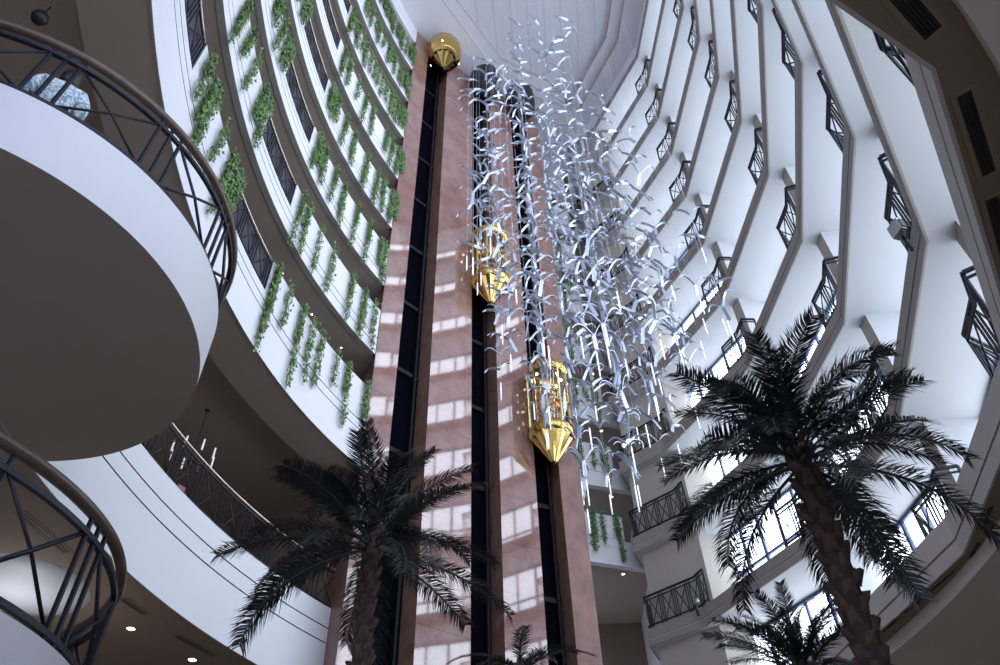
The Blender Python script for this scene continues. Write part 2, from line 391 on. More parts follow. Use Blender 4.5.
# mezzanine
mb = MB()
RM = 17.15
for j, pr in enumerate(parapet_prof(6.03, 8.02, 7.17, 7.52, .3, RM, .2)): ringwall(mb, 148, 190, pr, (0, 1, 0, 1, 0, 2)[j])  # same painted shadow-gap strip under the mezzanine edge
struct(mb, 'wall_mezzanine', [M['white'], M['groove'], M['fascia']], 'broad curved white mezzanine parapet at the lower left')
mb = MB(); ringwall(mb, 147, 216, [(RM + .03, 6.05), (22, 6.07)]); ringwall(mb, 147, 216, [(RM + .28, 7.75), (22, 7.75)])
struct(mb, 'slab_60', M['lowbrown'], 'warm brown lobby soffit under the mezzanine')
mb = MB(); ringwall(mb, 147, 216, [(21.9, FLOOR), (21.9, 12.2)]); struct(mb, 'wall_left', M['darkwall'], 'dark brown lobby and mezzanine back wall on the left')
mb = MB(); mb.prism([pol(150, 17.8), pol(150, 22), pol(148.5, 22), pol(149, 17.8)], FLOOR, ZR); struct(mb, 'wall_end', M['darkwall'], 'dark end wall of the left galleries beside the tower')

mb = MB(); mb.lathe([(1.15, 6.06), (1.12, 6.03), (.9, 5.98), (.5, 5.94), (.001, 5.93)], 40, (-8.3, 11.7, 0))
struct(mb, 'ceiling_dome', M['white'], 'white shallow ceiling dome lit under the mezzanine behind the lower balcony')

# ------------------------------------------------------------------ lift tower
TW = [(-3.84, 16.43), (-3.27, 17.14), (-2.35, 18.09), (-1.04, 19.23), (-.16, 19.87), (1.0, 20.57), (1.83, 20.98), (2.55, 21.25)]
mb = MB()
ZT = ZR + .4
def quad(mb, a, b, mi): mb.add([(a[0], a[1], FLOOR), (b[0], b[1], FLOOR), (b[0], b[1], ZT), (a[0], a[1], ZT)], [(0, 1, 2, 3)], mi)
SH = []
for i in (0, 2, 4, 6): quad(mb, TW[i], TW[i + 1], 3 if i == 6 else 0)
for i in (1, 3, 5):
    a, b = Vector(TW[i]), Vector(TW[i + 1]); d = (b - a).normalized(); bk = Vector((-d.y, d.x))
    dp = .62
    quad(mb, a, a + bk * dp, 2); quad(mb, a + bk * dp, b + bk * dp, 1); quad(mb, b + bk * dp, b, 2)
    SH.append(((a + b) / 2, d, bk, (b - a).length))
quad(mb, TW[7], (1.2, 25.5), 0); quad(mb, (1.2, 25.5), (-7.5, 22.5), 0); quad(mb, (-7.5, 22.5), TW[0], 2)
struct(mb, 'wall_tower', [M['granite'], M['shaft'], M['granitedark'], M['granitehoned']], 'polished pink granite lift tower with three black vertical shafts')
for i, (c, d, bk, w) in enumerate(SH):
    mb = MB()
    for s in (-.28, .28):
        p = c + d * s * w * 1.1 + bk * .5; mb.bar((p.x, p.y, FLOOR), (p.x, p.y, ZR), .09, .14, up=(bk.x, bk.y, 0))
    z = FLOOR + 2
    while z < ZR:
        a = c - d * w * .45 + bk * .55; b = c + d * w * .45 + bk * .55; mb.bar((a.x, a.y, z), (b.x, b.y, z), .1, .16); z += FH
    struct(mb, 'trim_%d' % (30 + i), M['rail'], 'dark guide rails and brackets in the %s lift shaft from the left' % ORD[i + 1])

# black solids standing for the dark roof openings over the middle and right shafts
for i, nm in ((1, 'middle'), (2, 'right')):
    c, d, bk, w = SH[i]; p = c - bk * .45
    mb = MB(); mb.lathe([(.0, -1.9), (.45, -1.85), (.72, -1.5), (.8, -.9), (.8, .2)], 24, (p.x, p.y, ZR - .1))
    tag(mb.build('dark_opening_solid', M['black']), 'black rounded solid standing for the dark roof opening above the %s shaft' % nm, 'lift', 'solids standing for dark roof openings')

# ------------------------------------------------------------------ gold lift cars
def lift(i, z, label, r=.72, h=2.7, bowl=False):
    c, d, bk, w = SH[i]; p = c - bk * .5
    t = thing('glass_lift_car', (p.x, p.y, z), label, 'lift', 'gold glass lift cars')
    m = MB(); m.lathe([(.02, -1.25), (.10, -1.22), (r * .98, -.25)], 24, amp=-.10, smooth=False); m.build('fluted_cone', M['gold'], t)
    m = MB(); m.lathe([(r * .9, -.3), (r * 1.06, -.22), (r * 1.06, .02), (r * .98, .06), (.01, .06)], 32); m.build('base_ring', M['gold'], t)
    if bowl:
        m = MB(); m.lathe([(r * .86, -.42), (r * 1.12, -.1), (r * 1.25, .4), (r * 1.22, .9), (r * 1.0, 1.2)], 32); m.build('flared_bowl', M['gold'], t)
        for q in range(3):
            a = 2 * PI * q / 3 + 2.6; m = MB(); m.lathe([(.001, -.03), (.045, -.02), (.045, .02)], 10, (r * 1.16 * math.cos(a), r * 1.16 * math.sin(a), .02)); m.build('bowl_lamp', M['lamp'], t)
    m = MB(); m.lathe([(r * .97, .06), (r * .97, h)], 32); m.build('glass_wall', M['glass'], t)
    for q in range(10):
        a = 2 * PI * q / 10 + .2; x, y = r * math.cos(a), r * math.sin(a)
        m = MB(); m.bar((x, y, .05), (x, y, h), .06, .05, up=(math.cos(a), math.sin(a), 0)); m.build('mullion', M['goldpale'], t)
    m = MB(); m.tube([(r * .93 * math.cos(2 * PI * q / 24), r * .93 * math.sin(2 * PI * q / 24), 1.0 + .0 * q) for q in range(25)], .05); m.build('handrail', M['gold'], t)
    m = MB(); m.lathe([(.01, h - .12), (r * .9, h - .12), (r * 1.08, h - .05), (r * 1.08, h + .22), (r * .85, h + .42), (r * .35, h + .62), (.02, h + .66)], 32); m.build('domed_roof', M['gold'], t)
    a0 = math.atan2(bk.y, bk.x)
    m = MB(); m.lathe([(r * .55, .06), (r * .55, h - .1)], 16, (.25 * bk.x, .25 * bk.y, 0)); m.build('back_panel', M['gold'], t)
    for q in range(8):
        a = 2 * PI * q / 8; m = MB(); m.lathe([(.001, -.03), (.05, -.02), (.05, .02)], 10, (r * .7 * math.cos(a), r * .7 * math.sin(a), h - .14)); m.build('ceiling_lamp', M['lamp'], t)
    return t
lift(1, 22.05, 'gold glass lift car at mid height in front of the middle black shaft', .72, 2.5)
lift(2, 15.45, 'gold glass lift car low on the right shaft behind the hanging rods', .74, 2.5)
lift(0, 38.1, 'round gold lift car parked at the roof on top of the left shaft', .74, 2.2, True)

# ------------------------------------------------------------------ railings
def along(path, step=None):
    P = [Vector(p) for p in path]; L = [0]
    for a, b in zip(P, P[1:]): L.append(L[-1] + (b - a).length)
    def at(s):
        s = max(0, min(s, L[-1]))
        for i in range(len(P) - 1):
            if s <= L[i + 1] or i == len(P) - 2:
                t = (s - L[i]) / max(1e-9, L[i + 1] - L[i]); return P[i].lerp(P[i + 1], t)
    return at, L[-1], L
def railing(path, z, label, group=None, h=1.08, thick=.03, xw=.62, gw=.26, detail=False, top='iron', name='balcony_railing', phase=0):
    """path: plan points. Handrail, upper rail, bottom rail, cross panels and upright bars."""
    at, L, Ls = along(path)
    o = at(0)
    t = thing(name, (o.x, o.y, z), label, 'railing', group)
    def V(s, zz): p = at(s); return (p.x - o.x, p.y - o.y, zz)
    stops = sorted(set([round(x, 4) for x in Ls] + [L * i / max(2, int(L / .35)) for i in range(max(2, int(L / .35)) + 1)])) if len(path) > 4 else Ls
    def run(zz, w, hh, nm, mk):
        m = MB()
        for a, b in zip(stops, stops[1:]): m.bar(V(a, zz), V(b, zz), w, hh)
        m.build(nm, M[mk], t)
    if top == 'wood': 
        m = MB(); m.tube([V(s, h) for s in stops], .055, 8); m.build('handrail', M['wood'], t)
        run(h - .18, thick * 1.2, thick * 1.2, 'upper_rail', 'iron')
    elif top == 'brass':
        m = MB(); m.tube([V(s, h) for s in stops], .022, 6); m.build('handrail', M['brass'], t)
        run(h - .10, thick, thick, 'upper_rail', 'iron')
    else:
        run(h, thick * 1.8, thick * 1.3, 'handrail', 'iron'); run(h - .12, thick, thick, 'upper_rail', 'iron')
    run(.1, thick * 1.2, thick * 1.2, 'bottom_rail', 'iron')
    zt, zb = h - (.17 if top == 'wood' else .13), .1
    s = phase; used = []
    def baluster(s1, w):
        if any(abs(s1 - u) < thick for u in used): return
        used.append(s1); m = MB(); m.bar(V(s1, 0), V(s1, h), w); m.build('baluster', M['iron'], t)
    baluster(0, thick * 1.3); baluster(L, thick * 1.3)
    while s < L - .02:
        for q in range(3): baluster(min(L, s + gw * q / 2), thick * .8)
        s += gw; e = s + xw
        if e <= L + .25:
            e = min(e, L); mid = (s + e) / 2; zm = (zt + zb) / 2
            for a, b in ((zb, zt), (zt, zb)):
                m = MB(); m.tube([V(s, a), V(mid, zm), V(e, b)], thick * .5, 4); m.build('cross_brace', M['iron'], t)
        s += xw
    return t

def unit(a): return Vector(a).normalized()
CORN = {'S': (1, 'overhead corner nearest the vents', range(-1, 0)), 'R': (2, 'near corner', range(-1, 4)), 'Q': (3, 'middle corner', range(-1, 8)), 'P': (4, 'far corner', range(0, 9))}
for nm, (i, txt, ks) in CORN.items():
    V0, V1, V2 = Vector(BAYS[i - 1]), Vector(BAYS[i]), Vector(BAYS[i + 1])
    d0, d1 = (V1 - V0).normalized(), (V2 - V1).normalized()
    r0, r1 = Vector((d0.y, -d0.x)), Vector((d1.y, -d1.x))
    p0 = V1 - d0 * .62 + r0 * .06; p1 = V1 + (r0 + r1).normalized() * .06; p2 = V1 + d1 * .78 + r1 * .06
    ret = (d1 * .70 + r1 * .72).normalized(); p3 = p2 + ret * 1.15
    pre = p0 + r0 * .42
    for k in ks:
        railing([pre, p0, p1, p2, p3], HK(k) + (.70 if k == -1 else .55), 'black cross-braced railing at the %s of the %s right-wing balcony level' % (txt, ORD[k + 2]),
                'corner balcony railings of the right wing', h=1.1, thick=.035, xw=.5, gw=.2, phase=.45)
for k in range(-1, 8):
    railing([(4.75, 24.3), (4.40, 23.40), (5.8, 22.08), (6.0, 21.55)], HK(k) + (.70 if k == -1 else .55),
            'dark railing of the short balcony beside the tower, %s level up' % ORD[k + 2], 'short balcony railings beside the tower', h=1.05, thick=.035, xw=.36, gw=.15)
# notch railings in the left galleries
for k in range(1, 8):
    z = HK(k); low, top = z + (.70 if k == 1 else .88), z + (1.78 if k == 1 else 1.95)
    for j, (a0, a1) in enumerate(NOTCH):
        if j == 1 and k > 2: continue
        rl = railing(arc(a0 + .1, a1 - .1, RL + .03), low, 'dark railing panel in the %s opening of the %s white left gallery up' % (['lower', 'upper'][j], ORD[k]),
                'railing panels of the left galleries', h=top - low - .02, thick=.03, xw=.55, gw=.2, top='brass')
        m = MB(); ringwall(m, a0 + .05, a1 - .05, [(RL + .10, low), (RL + .10, top + .01), (RL + .12, top + .01), (RL + .12, low)])
        for i_, v in enumerate(m.v): m.v[i_] = (v[0] - rl.location.x, v[1] - rl.location.y, v[2] - rl.location.z)
        m.build('backing_panel', M['violet'], rl)['label'] = 'dark violet backing panel'
railing(arc(149.5, 179, RM + .12), 8.02, 'long dark cross-braced mezzanine railing with a pale handrail at the lower left', h=1.07, thick=.03, xw=.62, gw=.26, top='brass', name='mezzanine_railing')

# ------------------------------------------------------------------ round balconies, near left
BC, BR = Vector((-6.1, 5.55)), 2.66
def bpol(a, r): return (BC.x + r * math.cos(math.radians(a)), BC.y + r * math.sin(math.radians(a)))
for nm, z0, z1, txt in (('upper', 6.05, 6.93, 'upper'), ('lower', 1.45, 2.35, 'lower')):
    mb = MB(); poly = [bpol(-88 + 183 * i / 90, BR) for i in range(91)] + [(-20, 8.3), (-20, 2.9)]
    mb.prism(poly, z0, z1, 0, bot=1)
    struct(mb, 'slab_%d' % (70 if nm == 'upper' else 71), [M['white'], M['brown']], '%s round balcony with a white rim and brown underside at the left' % txt, 'balcony')
    railing([bpol(-88 + (180 if nm == 'upper' else 225) * i / 80, BR - .06) for i in range(81)], z1 - .02, 'large dark iron railing with a wood handrail on the %s round balcony' % txt, 'round balcony railings',
            h=1.12, thick=.04, xw=.95, gw=.30, detail=True, top='wood', name='curved_balcony_railing', phase=.14)

# ------------------------------------------------------------------ trailing vines
def vine_mesh(length, dens, spread):
    m = MB(); st = MB()
    n = int(length * dens)
    strands = [(random.uniform(-spread, spread), random.uniform(.45, 1) * length) for _ in range(max(2, int(spread * 16)))]
    for sx, sl in strands:
        pts = []; x = sx
        for q in range(9):
            x += random.uniform(-.03, .03); pts.append((x, -.05 - .02 * random.random(), -sl * q / 8))
        st.tube(pts, .008, 4, cap=False)
    for _ in range(n):
        sx, sl = random.choice(strands); tt = random.random() ** .9; z = -sl * tt + .06
        x = sx + random.gauss(0, .055); y = -.05 - random.random() * .12
        s = random.uniform(.026, .05); a = random.uniform(0, 2 * PI); tl = random.uniform(-.5, .9)
        ex = Vector((math.cos(a), 0, math.sin(a))); ey = Vector((-math.sin(a) * .8, -tl, math.cos(a) * .8)).normalized(); c = Vector((x, y, z))
        m.add([c - ey * s, c + ex * s * .8, c + ey * s * 1.1, c - ex * s * .8], [(0, 1, 2, 3)])
    return m.mesh('vine_leaves', M['leafvine']), st.mesh('vine_stems', M['vinestem'])
VM = {'big': [vine_mesh(2.1, 420, .28) for _ in range(3)], 'mid': [vine_mesh(1.9, 230, .14) for _ in range(3)], 'thin': [vine_mesh(1.7, 110, .09) for _ in range(3)]}
def vine(loc, ang, kind, sc, label, group):
    a, b = random.choice(VM[kind])
    o = thing('trailing_vine', loc, label, 'plant', group, ang); o.scale = (random.choice((-1, 1)) * random.uniform(.9, 1.15), 1, sc)
    link('leaves', a, o); link('stems', b, o)
def left_vine(k, a, kind, sc, txt):
    top = HK(k) + (1.78 if k == 1 else 1.95); p = pol(a, RL - .0)
    # local -y must face the atrium (towards C_)
    vine((p[0], p[1], top), math.radians(a) - PI / 2, kind, sc, txt, 'vines on the left galleries')
VSPEC = {1: [(169.6, 'big', 1.45), (167.6, 'thin', 1.2), (164.5, 'mid', 1.5), (162.9, 'thin', 1.4), (161.1, 'thin', 1.5), (158.6, 'thin', .8), (156.4, 'mid', 1.2), (153.1, 'mid', 1.5),
             (179.2, 'big', 1.2), (181.5, 'mid', 1.2), (183.5, 'thin', 1.0), (186.3, 'big', 1.3), (188.6, 'mid', .8)],
         2: [(169.3, 'mid', 1.15), (167.5, 'mid', 1.05), (164.9, 'thin', 1.1), (162.2, 'thin', 1.2), (158.6, 'mid', 1.0), (156, 'mid', 1.05), (153.6, 'thin', 1.2), (179.3, 'big', 1.0), (181.0, 'mid', .8), (183.5, 'thin', 1.1), (186.0, 'mid', .7), (188.4, 'big', .9)],
         3: [(169.3, 'big', .95), (167.2, 'mid', .9), (164.9, 'mid', .9), (162.4, 'mid', 1.05), (159.6, 'mid', 1.1), (156.8, 'mid', 1.1), (153.4, 'big', 1.05), (179.4, 'big', .95), (181.8, 'mid', .9), (184.2, 'big', .8)],
         4: [(169.4, 'big', 1.0), (167.4, 'mid', .7), (165.3, 'mid', .95), (162.6, 'mid', 1.0), (159.9, 'mid', 1.1), (157.2, 'mid', 1.1), (154.9, 'mid', 1.0), (153.2, 'big', 1.0), (179.2, 'big', .9), (181.2, 'mid', .7)],
         5: [(169.4, 'big', .95), (166.9, 'mid', .9), (164.6, 'thin', 1.0), (162.3, 'mid', 1.1), (159.8, 'mid', 1.0), (156.6, 'mid', .8), (154.8, 'mid', 1.0), (153.1, 'big', 1.0)],
         6: [(169.3, 'big', 1.0), (167.1, 'mid', .95), (164.4, 'mid', 1.0), (161.8, 'thin', 1.0), (159.3, 'thin', 1.0), (157.0, 'mid', 1.0), (154.9, 'mid', .95), (153.1, 'big', 1.0)],
         7: [(167.6, 'mid', .8), (165.0, 'mid', .9), (162.3, 'mid', .9), (159.6, 'mid', .9), (157.0, 'mid', .9), (154.8, 'mid', .9), (153.1, 'big', .95)],
         8: [(165.5, 'mid', .9), (162.6, 'big', .9), (159.6, 'big', .95), (156.6, 'big', .95), (153.6, 'big', 1.0)]}
for k, L in VSPEC.items():
    if k >= 6:
        A = sorted(a for a, _, _ in L); L = L + [((a + b) / 2, 'thin', random.uniform(.75, 1.05)) for a, b in zip(A, A[1:]) if b - a < 3.2]
    L = sorted(L)
    for j, (a, kind, sc) in enumerate(L):
        left_vine(k, a, kind, sc * (1.0 if k == 1 else 1.15), 'green vine on the %s white left gallery up, %s vine from the tower' % (ORD[k], ORD[j + 1]))
for k in range(1, 9):
    z = HK(k) + 1.95
    for j, s in enumerate((.60, .75, .92)):
        p = (1.2 + 3.05 * s, 23.2 + 1.13 * s)
        if k >= 6 and j == 1: continue
        vine((p[0], p[1] - .02, z), math.atan2(1.13, 3.05), ('mid', 'thin', 'mid')[j], (1.1, .75, 1.15)[j] * random.uniform(.8, 1.05),
             'green vine on the %s-level white parapet right of the tower, %s of its row' % (ORD[k + 2], ['left end', 'middle', 'right end'][j]), 'vines right of the tower')

# ------------------------------------------------------------------ hanging sculpture
def gull_mesh(bend, tail):
    m = MB()
    for sgn in (-1, 1):
        N = 7; L = .37; up = []
        pts = []
        for q in range(N + 1):
            t = q / N; pts.append(Vector((sgn * (.015 + L * t), .05 * t * t, (.33 * math.sin(PI * .6 * t) - .10 * t ** 3) * bend)))
        w = [.034 * (1 - .72 * (q / N) ** 2) for q in range(N + 1)]; th = .009
        vs = []
        for q, p in enumerate(pts):
            vs += [p + Vector((0, -w[q], th)), p + Vector((0, w[q], th)), p + Vector((0, w[q], -th)), p + Vector((0, -w[q], -th))]
        fs = [(q * 4 + c, q * 4 + (c + 1) % 4, q * 4 + 4 + (c + 1) % 4, q * 4 + 4 + c) for q in range(N) for c in range(4)] + [(3, 2, 1, 0), (N * 4, N * 4 + 1, N * 4 + 2, N * 4 + 3)]
        m.add(vs, fs, 0, False)
    if tail:
        m.bar((0, 0, .03), (0, .02, -tail), .075, .016, up=(0, 1, 0))
    return m
GV = [gull_mesh(b, t) for b, t in ((1, 0), (1.25, .34), (.75, 0), (1.1, .42), (.9, .28))]
GM = [g.mesh('gull', M['gull']) for g in GV]
GULL, WIRES, RODS = [], [], []
rg = random.Random(21)
def zenv(x):
    pb = [(-1.0, 13.5), (-.3, 13.2), (.3, 10.9), (.9, 9.2), (1.6, 8.6), (2.6, 8.6), (3.6, 9.8), (4.6, 11.2), (5.4, 12.5)]
    pt = [(-1.0, 25), (-.3, 27), (.6, 28.5), (1.2, 28), (2.0, 25.5), (2.8, 23), (3.6, 20), (4.6, 17), (5.4, 15)]
    def it(p):
        for (a, b), (c, d) in zip(p, p[1:]):
            if x <= c: return b + (d - b) * max(0, (x - a)) / (c - a)
        return p[-1][1]
    return it(pb), it(pt)
cols = []
tries = 0
while len(cols) < 52 and tries < 6000:
    tries += 1
    r = 2.95 * math.sqrt(rg.random()); a = rg.uniform(0, 2 * PI); x, y = 2.1 + r * 1.09 * math.cos(a), 12.2 + r * math.sin(a) * .95
    if all((x - c[0]) ** 2 + (y - c[1]) ** 2 > .46 ** 2 for c in cols): cols.append((x, y))
for x, y in cols:
    zb, zt = zenv(x); zb += rg.uniform(-.3, 2.2) + .25 * abs(y - 12.6); zt -= rg.uniform(0, 5.5)
    WIRES.append((x, y, zb - .9)); z = zb
    RODS.append((x, y, zb - .75, rg.uniform(.45, .62)))
    heading = rg.gauss(.2, .5)
    while z < zt:
        if all((x - g[0]) ** 2 + (y - g[1]) ** 2 + ((z - g[2]) * 1.4) ** 2 > .50 for g in GULL): GULL.append((x, y, z, heading + rg.gauss(0, .35), rg.gauss(-.1, .24), rg.gauss(0, .24), rg.randrange(5)))
        z += rg.uniform(.5, .95) * (1.0 if z < 20 else 1.3)
GULL.sort(key=lambda g: g[0] ** 2 + g[1] ** 2 + g[2] ** 2)
for g in GULL[:300]:
    o = link('hanging_gull', GM[g[6]]); o.location = g[:3]; o.rotation_euler = (g[4], g[5], g[3])
    tag(o, 'white lacquered metal gull with curved wings hanging in the sculpture', 'sculpture', 'metal gulls of the hanging sculpture')
rest = MB()
from mathutils import Euler
for g in GULL[300:]:
    R = Euler((g[4], g[5], g[3])).to_matrix(); src = GV[g[6]]
    rest.add([R @ Vector(v) + Vector(g[:3]) for v in src.v], src.f)
if rest.v: tag(rest.build('hanging_gull_flock', M['gull']), 'farther white metal gulls massed at the top of the hanging sculpture', 'sculpture', None, 'stuff')
rod = MB(); rod.tube([(0, 0, -.5), (0, 0, .5)], .014, 8); rm = rod.mesh('rod', M['rodlit'])
for x, y, z, l in RODS:
    o = link('hanging_rod', rm); o.location = (x, y, z); o.scale = (1, 1, l)
    tag(o, 'thin white glowing rod hanging under the metal gulls', 'sculpture', 'white rods of the hanging sculpture')
for x, y, z in WIRES:
    wm = MB(); wm.tube([(0, 0, 0), (0, 0, ZR + .68 - z)], .004, 4)
    o = wm.build('hanging_cable', M['wire']); o.location = (x, y, z)
    tag(o, 'thin steel cable of the hanging sculpture running up to the roof', 'cable', 'cables of the hanging sculpture')

# ------------------------------------------------------------------ palms
def frond_mesh(L, droop, seed, wid=.30):
    r = random.Random(seed); m = MB(); N = 16
    pts = []; sw = r.uniform(-.25, .25); p = Vector((0, 0, 0))
    for q in range(N + 1):
        pts.append(p.copy()); t = q / N
        el = -droop * (t ** 1.5); p = p + Vector((math.cos(el), sw * t, math.sin(el))) * (L / N)
    m.tube(pts, [.020 * (1 - .85 * q / N) + .003 for q in range(N + 1)], 5, 1, False)
    nl = int(L * 52)
    for q in range(nl):
        t = .14 + .86 * q / nl; f = t * N; i = min(N - 1, int(f)); c = pts[i].lerp(pts[i + 1], f - i); d = (pts[i + 1] - pts[i]).normalized()
        side = d.cross(Vector((0, 0, 1))).normalized(); up = side.cross(d)
        ln = wid * (.45 + .75 * math.sin(PI * (.10 + .86 * t)))
        for s in (-1, 1):
            l2 = ln * r.uniform(.8, 1.2)
            dr = (d * r.uniform(.55, 1.0) + side * s + up * r.uniform(.05, .5)).normalized()
            w = .0088; wv = dr.cross(up).normalized() * w
            mid = c + dr * l2 * .5; tip = c + dr * l2 + Vector((0, 0, -r.uniform(.12, .42) * l2))
            m.add([c - wv * .6, c + wv * .6, mid + wv, mid - wv, tip], [(0, 1, 2, 3), (3, 2, 4)], 0)
    return m.mesh('frond', [M['frond'], M['rachis']])
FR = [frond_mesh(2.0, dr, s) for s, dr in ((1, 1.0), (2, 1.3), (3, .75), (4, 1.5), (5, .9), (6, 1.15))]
def palm(loc, ztop, rad, nf, fl, label, seed, el0=84, el1=-20, lean=(0, 0)):
    r = random.Random(seed)
    t = thing('palm_tree', loc, label, 'palm tree', 'palm trees in the lobby')
    h = ztop - loc[2]
    m = MB(); N = 30
    m.tube([(lean[0] * q / N, lean[1] * q / N, h * q / N) for q in range(N + 1)], [rad * (1.0 + .05 * math.sin(q * 1.7)) * (1.12 - .22 * q / N) for q in range(N + 1)], 14); m.build('trunk', M['trunk'], t)
    m = MB(); n = int(h / .032)
    for q in range(n):
        a = q * 2.39996; z = h * q / n; rr = rad * (1.10 - .2 * q / n)
        d = Vector((math.cos(a), math.sin(a), 0)); s = Vector((-d.y, d.x, 0)); c = Vector((lean[0] * z / h, lean[1] * z / h, z)) + d * rr * .93
        w, hh, out = .06 * r.uniform(.8, 1.2), .12 * r.uniform(.7, 1.3), .06 * r.uniform(.4, 1.6)
        m.add([c - s * w, c + s * w, c + s * w * .55 + d * out + Vector((0, 0, hh)), c - s * w * .55 + d * out + Vector((0, 0, hh)), c + Vector((0, 0, hh * 1.15)) - d * .02, c + d * out * .55 + Vector((0, 0, hh * .3))],
              [(0, 1, 5), (1, 2, 5), (2, 3, 5), (3, 0, 5), (3, 2, 4), (0, 3, 4), (2, 1, 4)])
    m.build('leaf_stubs', M['boot'], t)
    for q in range(nf):
        f = (q + .5) / nf
        el = math.radians(el0 + (el1 - el0) * f ** .85 + r.uniform(-7, 7)); az = q * 2.39996 + r.uniform(-.25, .25)
        o = link('frond', r.choice(FR), t)
        o.rotation_euler = Euler((r.uniform(-.3, .3), -el, az), 'XYZ'); s = fl / 2.0 * r.uniform(.85, 1.1) * (.8 + .2 * f); o.scale = (s, s, s)
        o.location = (lean[0] + .10 * math.cos(az) * f, lean[1] + .10 * math.sin(az) * f, h - .02 - .28 * f)
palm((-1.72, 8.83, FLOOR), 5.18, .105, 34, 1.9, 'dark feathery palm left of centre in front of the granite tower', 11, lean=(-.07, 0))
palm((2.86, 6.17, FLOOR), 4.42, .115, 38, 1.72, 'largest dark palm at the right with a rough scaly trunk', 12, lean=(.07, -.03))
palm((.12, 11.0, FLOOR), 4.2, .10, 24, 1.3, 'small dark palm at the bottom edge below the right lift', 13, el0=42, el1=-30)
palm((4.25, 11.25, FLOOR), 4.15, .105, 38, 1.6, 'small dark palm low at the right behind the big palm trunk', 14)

# ------------------------------------------------------------------ vents, lamps and other fittings
def vent(c, d, l, w, z, label, group, slats=5, name='ceiling_vent'):
    c = Vector(c); d = Vector(d).normalized(); s = Vector((d.y, -d.x))
    t = thing(name, (c.x, c.y, z), label, 'vent', group, math.atan2(d.y, d.x))
    fr = MB(); e = .05
    for x0, x1, y0, y1 in ((-l / 2 - e, l / 2 + e, w / 2, w / 2 + e), (-l / 2 - e, l / 2 + e, -w / 2 - e, -w / 2), (-l / 2 - e, -l / 2, -w / 2, w / 2), (l / 2, l / 2 + e, -w / 2, w / 2)):
        fr.prism([(x0, y0), (x1, y0), (x1, y1), (x0, y1)], -.015, .0)
    fr.build('frame', M['tan'], t)
    b = MB(); b.prism([(-l / 2, -w / 2), (l / 2, -w / 2), (l / 2, w / 2), (-l / 2, w / 2)], -.006, -.001); b.build('backing', M['vent'], t)
    for q in range(slats):
        y = -w / 2 + w * (q + .5) / slats; m = MB(); m.bar((-l / 2, y, -.012), (l / 2, y, -.012), .012, .010); m.build('slat', M['ventslat'], t)
ZV = HK(-1)
vent((3.52, 2.53), (.75, .62), .56, .155, ZV, 'black louvred vent in the tan soffit, topmost of the three', 'vents in the tan soffit')
vent((4.53, 3.70), (.58, .82), 1.05, .125, ZV, 'longest black louvred vent, middle of the three in the tan soffit', 'vents in the tan soffit')
vent((5.25, 4.82), (.55, .84), .95, .125, ZV, 'black louvred vent in the tan soffit below the longest vent', 'vents in the tan soffit')
for j, (a, b) in enumerate((((7.60, 10.3), (7.78, 11.0)), ((7.91, 11.45), (7.97, 11.95)), ((7.90, 12.45), (7.78, 13.2)), ((7.74, 13.45), (7.62, 14.15)), ((7.58, 14.4), (7.49, 15.0)))):
    a, b = Vector(a), Vector(b)
    vent((a + b) / 2, b - a, (b - a).length, .07, ZV, 'narrow black slot vent under the lowest right fascia, %s slot from the top' % ORD[j + 1], 'slot vents under the lowest fascia', 1, 'slot_vent')
for j, (p, q) in enumerate((((-7.19, 9.47), (-7.02, 10.62)), ((-6.77, 12.27), (-6.61, 12.9)), ((-6.34, 13.89), (-5.95, 14.84)))):
    p, q = Vector(p), Vector(q)
    vent((p + q) / 2, q - p, (q - p).length, .12, 6.06, 'dark slot vent in the warm brown lobby soffit, %s from the lower balcony' % ORD[j + 1], 'slot vents in the lobby soffit', 2, 'slot_vent')
def downlight(p, z, r, label, group):
    t = thing('recessed_downlight', (p[0], p[1], z), label, 'light', group)
    m = MB(); m.lathe([(r * 1.0, -.006), (r * 1.25, -.012), (r * 1.3, 0)], 20); m.build('trim_ring', M['silver'], t)
    m = MB(); m.lathe([(.001, -.008), (r, -.006)], 20); m.build('lamp_lens', M['lamp'], t)
for j, p in enumerate(((-7.09, 13.52), (-6.43, 15.05), (-6.44, 13.31))):
    downlight(p, 6.06, (.075, .08, .03)[j], ['lit downlight in the lobby soffit nearest the lower balcony', 'lit downlight in the lobby soffit at the bottom edge', 'tiny lit spot in the lobby soffit beside the white parapet'][j], 'downlights in the lobby soffit')
for k in range(2, 5):
    for j, a in enumerate((154.8, 160, 165.5)):
        downlight(pol(a, RL + .75), HK(k) + .02, .03, 'small lit downlight in the brown soffit of the %s left gallery, %s from the tower' % (ORD[k], ORD[j + 1]), 'downlights in the gallery soffits')
for k in range(1, 8):
    for j, (x, y) in enumerate(((2.7, 24.3), (4.1, 24.9))):
        downlight((x, y), HK(k) + .01, .06, 'small warm downlight under the %s corridor right of the tower, %s one' % (ORD[k + 2], ['left', 'right'][j]), 'downlights right of the tower')
